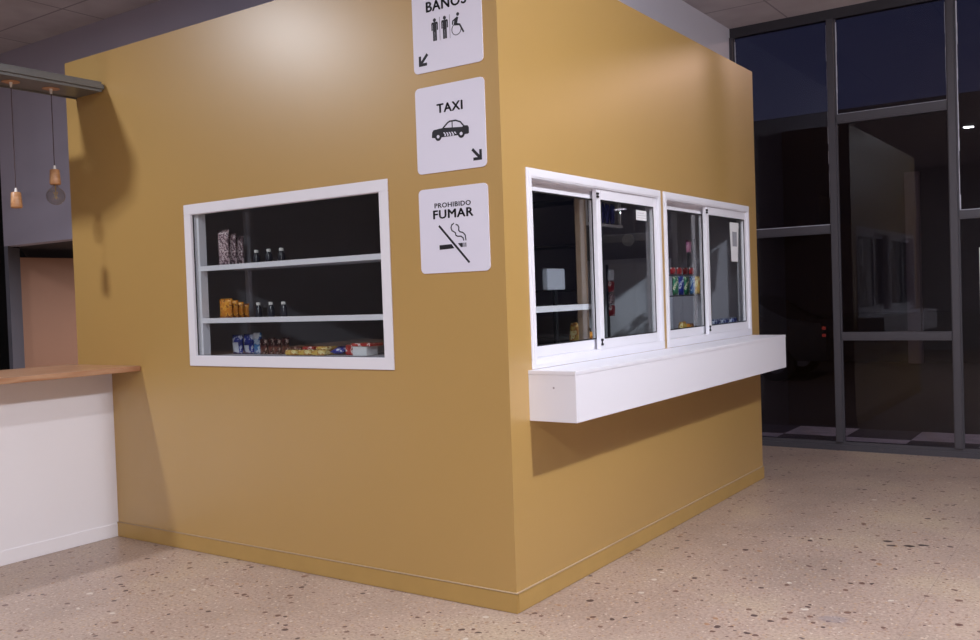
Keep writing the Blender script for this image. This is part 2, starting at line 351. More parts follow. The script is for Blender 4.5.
# ------------------------------------------------------------------ sliding windows on the right face
def sliding(n, y0, y1, ym):
    w = bpy.data.objects.new('window_%d' % n, None); COL.objects.link(w); w['kind'] = 'structure'; w.location = (0, (y0+y1)/2, VZ0)
    bm = bmesh.new(); ring(bm, 1, y0, y1, VZ0, VZ1, .052, .0, .007, bev=.002); part('casing', bm, M['white'], w)
    bm = bmesh.new(); ring(bm, 1, y0+.018, y1-.018, VZ0+.018, VZ1-.018, .026, .007, .011, bev=.001); part('casing_bead', bm, M['white'], w)
    bm = bmesh.new(); ring(bm, 1, y0+.041, y1-.041, VZ0+.041, VZ1-.041, .012, -.085, .0, bev=.001)
    box(bm, -.040, -.036, y0+.05, y1-.05, VZ1-.064, VZ1-.05)
    part('track_frame', bm, M['white'], w)
    z0, z1 = VZ0+.053, VZ1-.053
    for (a0, a1, d0, d1, sw, tw, bw) in ((y0+.053, ym+.010, -.075, -.050, .034, .055, .060), (ym-.052, y1-.053, -.032, -.004, .050, .062, .062)):
        bm = bmesh.new()
        l = .026 if d0 < -.06 else sw
        box(bm, d0, d1, a0, a0+l, z0, z1, bev=.002); box(bm, d0, d1, a1-sw, a1, z0, z1, bev=.002)
        box(bm, d0, d1, a0+l, a1-sw, z0, z0+bw, bev=.002); box(bm, d0, d1, a0+l, a1-sw, z1-tw, z1, bev=.002)
        s = part('sash', bm, M['white'], w)
        part('gasket', B((d1-.001, d1+.0015, a0+l-.002, a0+l+.007, z0+bw, z1-tw), (d1-.001, d1+.0015, a1-sw-.007, a1-sw+.002, z0+bw, z1-tw), (d1-.001, d1+.0015, a0+l, a1-sw, z0+bw-.002, z0+bw+.005), (d1-.001, d1+.0015, a0+l, a1-sw, z1-tw-.007, z1-tw+.002)), M['black'], s)
        part('pane', B(((d0+d1)/2-.002, (d0+d1)/2+.002, a0+l-.004, a1-sw+.004, z0+bw-.004, z1-tw+.004)), M['glass'], s)
    lk = part('latch', B((-.004, .003, ym-.050, ym-.030, z0+.022, z0+.035), (-.004, .003, ym-.050, ym-.030, z0+.049, z0+.062), (-.004, .001, ym-.044, ym-.036, z0+.035, z0+.049)), M['black'], w); lk['label'] = 'small black latch'
    lk = part('latch', B((-.004, .003, ym-.054, ym-.030, z1-.052, z1-.040), (-.004, .003, ym-.054, ym-.030, z1-.034, z1-.022)), M['black'], w); lk['label'] = 'small black latch'
sliding(2, Y1, Y2, 1.050)
sliding(3, Y3, Y4, 2.760)

# ------------------------------------------------------------------ white service ledge
LX, LY0, LY1, LZ0, LZ1 = .2785, .180, 3.613, .951, 1.212
t = thing('service_ledge', 'long white laminate service ledge under the two sliding windows', 'ledge', (0, 1.9, LZ0))
part('top_board', B((0, LX+.002, LY0-.002, LY1+.002, LZ1-.020, LZ1), bev=.0015), M['whitelam'], t)
part('front_panel', B((LX-.018, LX, LY0+.018, LY1-.018, LZ0, LZ1-.0205), bev=.001), M['whitelam'], t)
for a, b in ((LY0, LY0+.0178), (LY1-.0178, LY1)):
    part('side_panel', B((0, LX, a, b, LZ0, LZ1-.0205), bev=.001), M['whitelam'], t)
part('bottom_board', B((0, LX-.0185, LY0+.018, LY1-.018, LZ0, LZ0+.016)), M['whitelam'], t)
bm = bmesh.new(); cyl(bm, (.15, LY0+.0002, 1.125), (.15, LY0-.0012, 1.125), .0055, seg=16); part('screw_cap', bm, mat('screw_cap_plastic', srgb(170, 160, 168), .5), t)

# ------------------------------------------------------------------ signs
SX0, SX1 = -.5324, -.0878
def rounded(w, h, r, seg=6):
    pts = []
    for cx, cz, a0 in ((w-r, h-r, 0), (r, h-r, 90), (r, r, 180), (w-r, r, 270)):
        for k in range(seg+1):
            a = math.radians(a0+90*k/seg); pts.append((cx+r*math.cos(a), cz+r*math.sin(a)))
    return pts
YF, YB = -.0062, -.0045
def sign(z0, z1, label):
    t = thing('wall_sign', label, 'sign', (SX0, 0, z0), 'white square signs beside the corner')
    bm = bmesh.new(); face_prism(bm, [(SX0+x, z0+z) for x, z in rounded(SX1-SX0, z1-z0, .026)], -.0050, 0)
    part('sign_plate', bm, M['sign'], t); t['_z'] = z0; return t
def icon(t, name, fn, m='ink'):
    bm = bmesh.new(); fn(bm); z0 = t['_z']
    bmesh.ops.translate(bm, verts=bm.verts[:], vec=(SX0, 0, z0)); return part(name, bm, M[m], t)
def txt(t, s, u0, u1, base, cap, bold=.0022, ref=None):
    def mk(st):
        c = bpy.data.curves.new('lettering', 'FONT'); c.body = st; c.size = 1; c.extrude = .01; c.resolution_u = 3; c.space_character = 1.08
        o = bpy.data.objects.new('lettering', c); COL.objects.link(o)
        dg = bpy.context.evaluated_depsgraph_get(); me = bpy.data.meshes.new_from_object(o.evaluated_get(dg))
        bpy.data.objects.remove(o); return me
    a = mk(ref or s); x0 = min(v.co.x for v in a.vertices); x1 = max(v.co.x for v in a.vertices); y0 = min(v.co.y for v in a.vertices); y1 = max(v.co.y for v in a.vertices)
    me = mk(s) if ref else a
    k = (u1-u0)/(x1-x0); q = cap/(y1-y0)
    for v in me.vertices:
        x, y, z = v.co
        v.co = (u0+(x-x0)*k, YF if z > 0 else YB, base+(y-y0)*q)
    if bold:      # a heavier weight: the same glyphs nudged sideways and up
        bm = bmesh.new(); 
        for dx, dz in ((-bold, 0), (bold, 0), (0, bold*.6), (0, -bold*.6), (0, 0)):
            n0 = len(bm.verts); bm.from_mesh(me); bm.verts.ensure_lookup_table()
            for v in bm.verts[n0:]: v.co.x += dx; v.co.z += dz
        bm.to_mesh(me); bm.free()
    me.materials.append(M['ink']); o = bpy.data.objects.new('lettering', me); COL.objects.link(o); o.parent = t
    return o
def arrow(bm, cx, cz, sx):
    # corner at (cx,cz); arms up and sideways, tail going up and away; sx=+1 tail to the right
    w = .015; Lh = .053
    stroke(bm, [(cx+sx*w/2, cz+Lh), (cx+sx*w/2, cz)], w, YF, YB)
    stroke(bm, [(cx, cz+w/2), (cx+sx*Lh, cz+w/2)], w, YF-.0001, YB)
    stroke(bm, [(cx+sx*.008, cz+.008), (cx+sx*.058, cz+.058)], w*1.0, YF-.0002, YB)
def man(bm, u):
    disc(bm, u, .2595, .0095, YF, YB)
    face_prism(bm, [(u-.021, .243), (u-.017, .249), (u+.017, .249), (u+.021, .243), (u+.021, .207), (u+.0145, .207), (u+.0145, .238), (u+.012, .238), (u+.012, .153), (u+.0012, .153), (u+.0012, .200), (u-.0012, .200), (u-.0012, .153), (u-.012, .153), (u-.012, .238), (u-.0145, .238), (u-.0145, .207), (u-.021, .207)], YF, YB)
s1 = sign(2.7831, 3.2255, 'white square toilets sign with two figures, a wheelchair and a down-left arrow')
txt(s1, 'BAÑOS', .096, .352, .3085, .052, ref='BANOS')
icon(s1, 'figure_icon', lambda bm: man(bm, .147)); icon(s1, 'figure_icon', lambda bm: man(bm, .212))
icon(s1, 'divider_line', lambda bm: stroke(bm, [(.180, .150), (.180, .270)], .002, YF, YB), 'thinink'); icon(s1, 'divider_line', lambda bm: stroke(bm, [(.2445, .150), (.2445, .270)], .002, YF, YB), 'thinink')
def chair(bm):
    disc(bm, .297, .2615, .009, YF, YB)
    face_prism(bm, [(.290, .250), (.300, .246), (.290, .213), (.270, .213), (.276, .238)], YF, YB)
    stroke(bm, [(.292, .246), (.265, .232), (.262, .214)], .007, YF-.0001, YB)
    stroke(bm, [(.275, .212), (.307, .208), (.331, .165)], .009, YF-.0002, YB)
    stroke(bm, [(.286+.029*math.cos(2*PI*k/28), .187+.029*math.sin(2*PI*k/28)) for k in range(29)], .0035, YF, YB)
icon(s1, 'wheelchair_icon', chair); icon(s1, 'arrow_icon', lambda bm: arrow(bm, .035, .036, 1))
s2 = sign(2.2563, 2.7068, 'white square sign with a black taxi and a down-right arrow')
txt(s2, 'TAXI', .143, .306, .3065, .045)
cc = lambda x, y: (.106+(x-146)*.001004, .218-.0008*(y-328)-.00013*(x-146))
def taxi(bm):
    # body below the windows
    face_prism(bm, [cc(143, 372), cc(146, 338), cc(156, 322), cc(213, 308), cc(232, 306), cc(340, 300), cc(350, 290), cc(374, 290), cc(381, 302), cc(381, 338), cc(372, 344), cc(352, 346), cc(318, 352), cc(205, 368), cc(165, 374)], YF, YB)
    # roof and pillars
    stroke(bm, [cc(216, 310), cc(248, 274), cc(262, 264), cc(300, 258), cc(330, 268), cc(352, 296)], .0075, YF-.0001, YB)
    stroke(bm, [cc(277, 263), cc(277, 303)], .005, YF-.0001, YB)
    for x, y in ((185, 365), (333, 344)): disc(bm, *cc(x, y), .021, YF-.0002, YB)
icon(s2, 'taxi_icon', taxi)
def whites(bm):
    for k in range(5):
        x = 219+k*17; y = 336-k*1.2
        face_prism(bm, [cc(x, y), cc(x+8, y-.5), cc(x+17, y+13), cc(x+9, y+13.5)], YF-.0012, YF-.0003)
        face_prism(bm, [cc(x+9, y+13.5), cc(x+17, y+13), cc(x+15, y+24), cc(x+8, y+24)], YF-.0011, YF-.0003) if k < 4 else None
w_ = icon(s2, 'taxi_marking', whites, 'sign'); w_['label'] = 'white checker marks'
for x, y in ((185, 364), (333, 343)): icon(s2, 'wheel_hub', lambda bm: disc(bm, *cc(x, y), .0088, YF-.0012, YF-.0003), 'sign')
icon(s2, 'arrow_icon', lambda bm: arrow(bm, .417, .036, -1))
s3 = sign(1.7322, 2.1746, 'white square no-smoking sign with a crossed-out cigarette, lowest of the signs')
txt(s3, 'PROHIBIDO', .105, .337, .3395, .0245, bold=.0008)
txt(s3, 'FUMAR', .095, .350, .283, .044)
nn = lambda x, y: (.128+(x-191)*.00097, .247-.00086*(y-293))
icon(s3, 'slash_icon', lambda bm: stroke(bm, [nn(192, 294), nn(386, 527)], .0115, YF, YB))
def cig(bm):
    face_prism(bm, [nn(191, 412), nn(272, 410), nn(290, 436), nn(191, 440)], YF, YB)
    face_prism(bm, [nn(315, 408), nn(346, 407), nn(346, 432), nn(334, 432)], YF, YB)
    stroke(bm, [nn(354, 407), nn(354, 432)], .005, YF, YB); stroke(bm, [nn(366, 407), nn(366, 432)], .005, YF, YB)
icon(s3, 'cigarette_icon', cig)
def smoke(bm):
    stroke(bm, [nn(292, 286), nn(277, 296), nn(272, 312), nn(278, 330), nn(292, 338), nn(300, 344), nn(302, 358), nn(314, 366), nn(336, 367), nn(350, 378), nn(354, 394)], .006, YF, YB)
    stroke(bm, [nn(304, 294), nn(318, 300), nn(324, 314), nn(322, 330), nn(330, 340), nn(350, 346), nn(364, 362), nn(368, 394)], .006, YF, YB)
icon(s3, 'smoke_icon', smoke)
for s in (s1, s2, s3): del s['_z']

# ------------------------------------------------------------------ bar counter, hanging shelf, pendants
PX = -3.354
t = thing('bar_counter', 'white bar counter with a wooden top running up to the ochre wall', 'counter', (PX, -1.5, 0))
part('front_panel', B((PX-.06, PX, -3.0, 0, .094, 1.172)), M['whitewall'], t)
part('plinth', B((PX-.05, PX+.007, -3.0, 0, 0, .094), bev=.003), M['whitewall'], t)
ct = part('countertop', B((-3.86, -3.014, -3.2, -.0, 1.174, 1.210), bev=.004), M['countertop'], t); ct['label'] = 'varnished wooden countertop'
part('back_shelf', B((-3.75, PX-.061, -3.0, -.0, .55, .575)), M['whitewall'], t)
t = thing('hanging_shelf', 'grey metal overhead shelf fixed high on the ochre wall', 'shelf', (-3.46, 0, 3.118))
bm = B((-3.62, -3.317, -.8605, 0, 3.122, 3.134)); part('tray', bm, M['shelfmetal'], t)
bm = B((-3.318, -3.276, -.86, 0, 3.112, 3.182), bev=.019); part('front_rail', bm, M['shelfmetal'], t)
bm = B((-3.640, -3.620, -.74, 0, 3.112, 3.160), bev=.004); part('back_rail', bm, M['shelfmetal'], t)
bm = bmesh.new(); quad_prism(bm, [(-3.28, -.861), (-3.36, -1.0), (-3.56, -1.10), (-4.9, -1.10), (-4.9, -.75), (-3.64, -.75), (-3.64, -.861)], 3.112, 3.16); part('cross_tray', bm, M['shelfmetal'], t)
for x in (-4.6, -3.50):
    bm = bmesh.new(); cyl(bm, (x, -.93, 3.15), (x, -.93, CZ), .006); part('hanger_rod', bm, M['shelfmetal'], t)

def pendant(y, zs, bulb, label):
    x = -3.482
    t = thing('pendant_lamp', label, 'lamp', (x, y, 3.122), 'pendants under the overhead shelf')
    bm = bmesh.new(); cyl(bm, (x, y, 3.1215), (x, y, 3.1185), .055, seg=24); part('reflection_spot', bm, M['wood'], t)  # thin orange disc put in for the reflection spot around the cord
    bm = bmesh.new(); cyl(bm, (x, y, 3.119), (x, y, 3.085), .011, .007, seg=12); part('cord_grip', bm, M['whiteplastic'], t)
    bm = bmesh.new(); cyl(bm, (x, y, 3.085), (x, y, zs+.130), .003, seg=8); part('cord', bm, M['cord'], t)
    bm = bmesh.new(); cyl(bm, (x, y, zs+.132), (x, y, zs+.104), .006, .011, seg=12); part('socket_cap', bm, M['whiteplastic'], t)
    bm = bmesh.new(); lathe(bm, [(0, .104), (.026, .104), (.031, .098), (.036, .012), (.033, 0), (.014, 0), (.014, .02), (0, .02)], (x, y, zs)); part('socket', bm, M['wood'], t, True)
    if bulb:
        R = .061; prof = [(.014, .012), (.0145, -.004), (.022, -.018)]
        for k in range(3, 17):
            a = PI*k/16; prof.append((max(R*math.sin(a), 0), -.078+R*math.cos(a)))
        prof[-1] = (0, -.078-R)
        bm = bmesh.new(); lathe(bm, prof, (x, y, zs)); b = part('bulb', bm, M['bulbglass'], t, True); b['label'] = 'clear glass globe bulb'
        bm = bmesh.new(); tube(bm, [(x, y, zs), (x, y, zs-.06)], .003); 
        tube(bm, [(x+.018*math.cos(k*2.4), y+.018*math.sin(k*2.4), zs-.05-.05*(k % 2)) for k in range(9)], .0012, 6)
        part('filament', bm, M['filament'], b)
pendant(-.28, 2.467, True, 'pendant with wooden socket and clear globe bulb, nearer the ochre wall')
pendant(-.557, 2.292, False, 'pendant with an empty wooden socket, left of the globe bulb')

# ------------------------------------------------------------------ shopfront glazing (window_4)
w = bpy.data.objects.new('window_4', None); COL.objects.link(w); w['kind'] = 'structure'; w.location = (3, GY, 0)
xs = [-.75, .235, 1.272, 2.31, 3.36, 4.40, 5.44, 6.48, 7.96]
part('sill_rail', B((-.75, 8, GY, GY+.07, 0, .085), (-.75, 8, GY-.012, GY, 0, .05)), M['darkmetal'], w)
part('head_rail', B((-.75, 8, GY-.01, GY+.07, 4.13, CZ)), M['headmetal'], w)
for i, x in enumerate(xs):
    bm = B((x-.030, x+.030, GY-.03, GY+.05, .085, 4.13), (x-.042, x+.042, GY+.0, GY+.03, .085, 4.13)); part('mullion', bm, M['darkmetal'], w)
tz = [(2.093, 2.176), (3.132, 3.22), (2.147, 2.225), (3.132, 3.22), (2.147, 2.225), (3.132, 3.22), (2.147, 2.225), (3.132, 3.22)]
for i in range(len(xs)-1):
    a, b = xs[i]+.042, xs[i+1]-.042; zz = [tz[i]]
    if i % 2: zz = [(1.063, 1.142)]+zz
    for z0, z1 in zz: part('transom', B((a, b, GY-.01, GY+.04, z0, z1), (a, b, GY-.018, GY-.01, z0+.018, z1-.018)), M['darkmetal'], w)
    cuts = [.085]+[v for p in zz for v in p]+[4.13]
    for k in range(0, len(cuts), 2):
        if k == len(cuts)-2:      # crusty sealant along the edges of the top panes
            bm = bmesh.new(); z0, z1 = cuts[k], cuts[k+1]; zz_ = z0
            while zz_ < z1-.05:
                h = random.uniform(.05, .22); wd_ = random.uniform(.004, .012)
                box(bm, a, a+wd_, GY+.010, GY+.0155, zz_, min(z1, zz_+h)); box(bm, b-wd_*.7, b, GY+.010, GY+.0155, zz_, min(z1, zz_+h)); zz_ += h
            box(bm, a, b, GY+.010, GY+.0155, z0, z0+.007)
            part('sealant', bm, M['sealant'], w)
        part('pane', B((a, b, GY+.016, GY+.022, cuts[k], cuts[k+1])), M['bigglass'], w)
ob = link('wall_notice', B((1.462, 1.67, GY+.008, GY+.012, 1.10, 1.885)), M['paper']); tag(ob, 'white sheet stuck on the tall glazing, cut by the right edge of the picture', 'poster')

# ------------------------------------------------------------------ inside the kiosk
def edge(h): return 'shelf'
# shelf unit behind the display window
t = thing('display_shelf', 'white shelf unit standing behind the wide display window', 'shelf unit', (-1.3, .09, .0))
part('side_panel', B((-2.425, -2.376, .024, .079, 1.27, 2.23)), M['whitelam'], t)
part('side_panel', B((-.79, -.765, .024, .079, 1.27, 2.23)), M['whitelam'], t)
for z in (1.262, 1.497, 1.833):
    if z > 1.3: part('shelf_edge', B((-2.376, -.79, .024, .040, z-.006, z+.026)), M['whitelam'], t)
    part('shelf_board', B((-2.374, -.792, .041, .42, z, z+.018)), M['interior'], t)
part('back_post', B((-2.374, -2.345, .39, .42, 0, 2.23)), M['interior'], t); part('back_post', B((-.821, -.792, .39, .42, 0, 2.23)), M['interior'], t)
t = thing('corner_shelf', 'short white shelf with a pale wooden upright behind the left sliding pane', 'shelf', (-.25, .6, .0))
part('shelf_board', B((-.17, -.09, .22, 1.055, 1.503, 1.536)), M['white'], t)
part('upright', B((-.185, -.12, 1.056, 1.075, 0, 2.5)), M['palewood'], t)
t = thing('inner_counter', 'low dark counter under the sliding windows inside the kiosk', 'counter', (-.35, 2.2, 0))
part('worktop', B((-.60, -.11, 1.08, 3.60, 1.235, 1.262)), M['interior'], t)
part('cabinet', B((-.56, -.14, 1.09, 3.60, 0, 1.235)), M['interior'], t)
# rear shelving, seen dimly
t = thing('stock_rack', 'dark stock rack against the rear wall of the kiosk', 'rack', (-2.2, 3.5, 0))
for x in (-3.55, -2.85, -2.15, -1.45): part('post', B((x, x+.03, 3.30, 3.66, 0, 2.5)), M['shelfmetal'], t)
for z in (.4, .8, 1.2, 1.62, 2.02, 2.42): part('shelf_board', B((-3.55, -1.42, 3.30, 3.66, z, z+.02)), M['shelfmetal'], t)
t = thing('drinks_fridge', 'grey upright cabinet seen through the right pane of the first sliding window', 'cabinet', (-1.1, 3.4, 0))
part('body', B((-1.36, -.70, 3.32, 3.66, 0, 1.88), bev=.006), mat('grey_enamel', srgb(215, 215, 228), .4), t)
part('door_panel', B((-1.34, -.72, 3.30, 3.319, .1, 1.84), bev=.004), mat('grey_enamel_light', srgb(225, 225, 235), .4), t)
part('handle', B((-1.32, -1.30, 3.27, 3.30, 1.0, 1.3)), M['chrome'], t)
bm = bmesh.new(); cyl(bm, (-1.113, 3.689, 2.06), (-1.113, 3.66, 2.06), .055, seg=28); d_ = link('wall_disc', bm, mat('pale_disc', srgb(240, 240, 240), .5)); tag(d_, 'small pale round disc hanging above the grey cabinet in the kiosk', 'disc')

def bag_mesh(w, h, d, crimp=.012):
    """filled foil bag standing on z=0, crimped top and bottom, front toward -Y"""
    bm = bmesh.new(); nx, nz = 8, 10; F = {}; K = {}
    for i in range(nx+1):
        for j in range(nz+1):
            u = i/nx*2-1; v = j/nz*2-1
            th = max(0, (1-abs(u)**2.4))*max(0, (1-abs(v)**3.0))
            x = u*w/2*(1-.10*(1-abs(v)**2)*abs(u)); z = (v+1)/2*h
            wob = .04*d*math.sin(5*u+3*v)
            F[i, j] = bm.verts.new((x, -d/2*th**.6+wob, z)); K[i, j] = bm.verts.new((x, d/2*th**.6+wob, z)) if 0 < i < nx and 0 < j < nz else F[i, j]
    for i in range(nx):
        for j in range(nz):
            bm.faces.new((F[i, j], F[i+1, j], F[i+1, j+1], F[i, j+1]))
            q = [K[i, j], K[i, j+1], K[i+1, j+1], K[i+1, j]]
            if len(set(q)) == 4:
                try: bm.faces.new(q)
                except ValueError: pass
    bmesh.ops.remove_doubles(bm, verts=bm.verts[:], dist=1e-6)
    return bm
def bag(name, label, cat, loc, w, h, d, m, group=None, rz=0, lay=0, patch=None, tilt=0):
    bm = bag_mesh(w, h, d); ob = link(name, bm, m, None, True)
    ob.location = loc; ob.rotation_euler = (lay, tilt, rz); tag(ob, label, cat, group)
    if patch:
        pm, (u0, u1, v0, v1) = patch
        bm = bmesh.new(); n = 5
        g = [[bm.verts.new((((u0+(u1-u0)*i/n)*2-1)*w/2*.92, -d/2*max(0, (1-abs((u0+(u1-u0)*i/n)*2-1)**2.4)*(1-abs((v0+(v1-v0)*j/n)*2-1)**3))**.6-.002+.04*d*math.sin(5*((u0+(u1-u0)*i/n)*2-1)+3*((v0+(v1-v0)*j/n)*2-1)), (v0+(v1-v0)*j/n)*h)) for j in range(n+1)] for i in range(n+1)]
        for i in range(n):
            for j in range(n): bm.faces.new((g[i][j], g[i+1][j], g[i+1][j+1], g[i][j+1]))
        p = link('printed_label', bm, pm, None, True); p.parent = ob
    return ob
blue = printed('blue_foil', srgb(28, 40, 130), srgb(40, 60, 160), srgb(200, 205, 225), 22)
blue2 = printed('light_blue_foil', srgb(70, 130, 190), srgb(190, 210, 230), srgb(40, 80, 160), 25)
brownf = printed('brown_foil', srgb(96, 46, 40), srgb(60, 28, 30), srgb(190, 160, 150), 30)
yel = printed('yellow_wrap', srgb(214, 180, 90), srgb(190, 130, 60), srgb(236, 220, 160), 20)
orange = printed('orange_foil', srgb(214, 130, 36), srgb(230, 160, 60), srgb(150, 80, 30), 30)
pinkf = printed('speckled_foil', srgb(96, 70, 80), srgb(190, 160, 166), srgb(232, 215, 215), 70)
redf = printed('red_foil', srgb(160, 34, 40), srgb(190, 60, 60), srgb(225, 215, 215), 24)
greenf = printed('green_foil', srgb(32, 110, 70), srgb(60, 140, 110), srgb(220, 220, 190), 24)
whitef = mat('white_foil', srgb(214, 216, 226), .35)
SB = 1.2805
G1 = 'packets on the bottom shelf of the display window'
bag('snack_bag', 'blue packet with white face, leftmost on the bottom display shelf', 'packet', (-2.262, .21, SB), .10, .125, .05, blue, G1, patch=(whitef, (.12, .8, .12, .62)))
bag('snack_bag', 'blue packet second from the left on the bottom display shelf', 'packet', (-2.163, .22, SB), .10, .13, .05, blue, G1, patch=(whitef, (.25, .7, .1, .45)))
bag('snack_bag', 'pale blue packet with white top beside the dark blue packets', 'packet', (-2.072, .21, SB), .075, .14, .04, blue2, G1, patch=(whitef, (.1, .9, .72, .98)))
for i, (x, l) in enumerate([(-2.005, 'brown packet next to the pale blue packet'), (-1.945, 'brown packet second from the pale blue packet'), (-1.880, 'brown packet third from the pale blue packet'), (-1.818, 'brown packet nearest the flat yellow packs')]):
    bag('snack_bag', l, 'packet', (x, .20+.01*(i % 2), SB), .068, .10+.006*(i % 2), .035, brownf, G1)
for i, (x, l) in enumerate([(-1.70, 'flat yellow pack beside the brown packets'), (-1.585, 'flat yellow pack in the middle of its row'), (-1.47, 'flat yellow pack beside the dark blue one')]):
    bm = bmesh.new(); box(bm, -.054, .054, -.06, .06, 0, .032, bev=.006); ob = link('flat_pack', bm, yel); ob.location = (x, .20, SB); tag(ob, l, 'pack', 'flat yellow packs')
    bm = bmesh.new(); box(bm, -.048, .048, -.05, .05, .033, .052, bev=.006); ob = link('flat_pack', bm, [brownf, redf, yel][i]); ob.location = (x+.01, .21, SB); tag(ob, l.replace('flat', 'thin').replace('yellow', ['brown', 'red', 'pale'][i])+', stacked on top', 'pack', 'flat packs stacked on top')
bag('snack_bag', 'small dark blue packet lying between yellow and red packs', 'packet', (-1.345, .17, SB+.02), .10, .09, .04, blue, G1, lay=-1.35)
bm = bmesh.new(); box(bm, -.045, .045, -.05, .05, 0, .062, bev=.005); ob = link('carton', bm, redf); ob.location = (-1.245, .24, SB); tag(ob, 'dark red carton beside the white box', 'carton')
t = thing('carton', 'white box with a red lid at the right of the bottom display shelf', 'carton', (-1.13, .19, SB))
part('box_body', B((-1.185, -1.075, .14, .24, SB, SB+.056), bev=.003), M['paper'], t); part('lid', B((-1.19, -1.04, .135, .25, SB+.056, SB+.074), bev=.003), redf, t)
# receding rows by the left side panel: orange bags on the middle shelf, speckled packets above
for i in range(4):
    bag('snack_bag', ['orange snack bag at the front of the middle shelf', 'orange snack bag second in its row on the middle shelf', 'orange snack bag third in its row on the middle shelf', 'orange snack bag deepest in its row on the middle shelf'][i], 'snack bag', (-2.27, .13+.046*i, 1.5155), .13, .13-.012*i, .036, orange, 'orange bags on the middle shelf')
for i in range(3):
    bag('snack_bag', ['speckled pale packet at the front of the top shelf', 'speckled pale packet second in its row on the top shelf', 'speckled pale packet deepest in its row on the top shelf'][i], 'packet', (-2.28+.01*i, .14+.05*i, 1.852), .115, .24-.02*i, .036, pinkf, 'speckled packets on the top shelf')
# small jars with pale lids further along
jar0 = None
for r, z in enumerate((1.8515, 1.5155)):
    for k in range(3):
        x = -2.04+.115*k
        if jar0 is None:
            t = thing('small_jar', '', 'jar', (x, .2, z)); jar0 = t
            bm = bmesh.new(); lathe(bm, [(0, 0), (.02, 0), (.022, .01), (.022, .06), (.012, .075), (.012, .08), (0, .08)], (x, .2, z)); j = part('jar_body', bm, mat('dark_jar', srgb(46, 44, 54), .2), t, True)
            bm = bmesh.new(); cyl(bm, (x, .2, z+.08), (x, .2, z+.098), .014, seg=16); part('lid', bm, M['whiteplastic'], t); kids = list(t.children)
        else:
            t = jar0.copy(); COL.objects.link(t); t.location = (x, .2, z)
            for c in kids:
                d_ = c.copy(); COL.objects.link(d_); d_.parent = t
        t['label'] = ['first', 'second', 'third'][k]+' dark jar with white lid on the '+['top', 'middle'][r]+' display shelf from the left'; t['group'] = 'dark jars on the '+['top', 'middle'][r]+' shelf'

# things behind the first sliding window
t = thing('hanging_rail', 'white rail of hanging bags at the top of the first sliding window', 'rail', (-.35, 1.75, 2.05))
part('rail_bar', B((-.36, -.335, 1.50, 2.00, 2.045, 2.062)), M['white'], t)
part('bracket', B((-.36, -.345, 1.50, 1.515, 2.062, KZ-.08)), M['white'], t); part('bracket', B((-.36, -.345, 1.985, 2.0, 2.062, KZ-.08)), M['white'], t)
for k in range(5):
    bag('hanging_bag', ['leftmost', 'second', 'third', 'fourth', 'rightmost'][k]+' blue bag in the row on the white rail' + ('' if k in (0, 4) else ' from the left'), 'bag', (-.347, 1.56+k*.078, 2.063), .055, .14, .03, mat('violet_foil_%d' % k, srgb(60, 62, 120+k*4), .3), 'blue bags on the white rail', rz=PI/2)
for k in range(4):
    bag('snack_bag', ['red and white packet lowest in the hanging column', 'red and white packet second up the hanging column', 'pale packet third up the hanging column', 'pale packet topmost in the hanging column'][k], 'packet', (-.50, 2.12, 1.43+k*.085), .09, .08, .03, [redf, pinkf, redf, whitef][k], 'column of packets behind the first sliding window', rz=PI/2)
t = thing('packet_stand', 'slim dark stand holding a column of packets behind the right sliding pane', 'stand', (-.54, 2.12, 1.262)); part('upright', B((-.535, -.522, 2.11, 2.13, 1.262, 1.80)), M['darkmetal'], t); part('foot', B((-.57, -.46, 2.06, 2.18, 1.262, 1.272)), M['darkmetal'], t)
bm = bmesh.new(); box(bm, -.62, -.58, 1.37, 1.60, 1.63, 1.77, bev=.004)
t = thing('reflection_panel', 'small grey panel standing in for a reflection in the left pane of the first sliding window', 'reflection_panel', (-.6, 1.45, 1.262)); part('reflection_face', bm, mat('grey_reflection', srgb(190, 192, 205), .3), t); part('stand', B((-.605, -.585, 1.47, 1.50, 1.27, 1.63)), M['black'], t); part('foot', B((-.66, -.54, 1.42, 1.55, 1.262, 1.272)), M['black'], t)  # solid grey panel modelling a reflection on the glass
bag('snack_bag', 'yellow packet standing under the corner shelf', 'packet', (-.25, 1.12, 1.262), .09, .16, .05, yel, rz=PI/2)
bag('snack_bag', 'small pale yellow packet beside the wooden upright', 'packet', (-.20, 1.24, 1.262), .08, .10, .04, orange, rz=PI/2)
# second sliding window
t = thing('hanging_rail', 'dark rail holding two rows of coloured packets behind the second window', 'rail', (-.26, 2.9, 1.5))
part('post', B((-.30, -.285, 2.62, 2.635, 1.262, 2.0)), M['darkmetal'], t); part('post', B((-.30, -.285, 3.16, 3.175, 1.262, 2.0)), M['darkmetal'], t)
part('rail_bar', B((-.30, -.22, 2.62, 3.175, 1.552, 1.560)), M['darkmetal'], t); part('rail_bar', B((-.30, -.27, 2.62, 3.175, 1.71, 1.718)), M['darkmetal'], t)
names = ['green', 'blue', 'green and white', 'white', 'yellow']
for k, m in enumerate([greenf, blue, greenf, blue2, yel]):
    bag('snack_bag', ['green packet leftmost in the middle row of the second window', 'dark blue packet in the middle row of the second window', 'green packet between the dark blue and pale blue ones', 'pale blue packet in the middle row of the second window', 'yellow packet rightmost in the middle row of the second window'][k], 'packet', (-.25, 2.68+k*.108, 1.561), .10, .145, .03, m, 'packets in the middle row of the second window', rz=PI/2)
for k in range(4):
    bag('snack_bag', ['leftmost', 'second', 'third', 'rightmost'][k]+' small red packet in the upper row of the second window', 'packet', (-.285, 2.72+k*.12, 1.719), .10, .055, .02, redf, 'small red packets in the upper row', rz=PI/2)
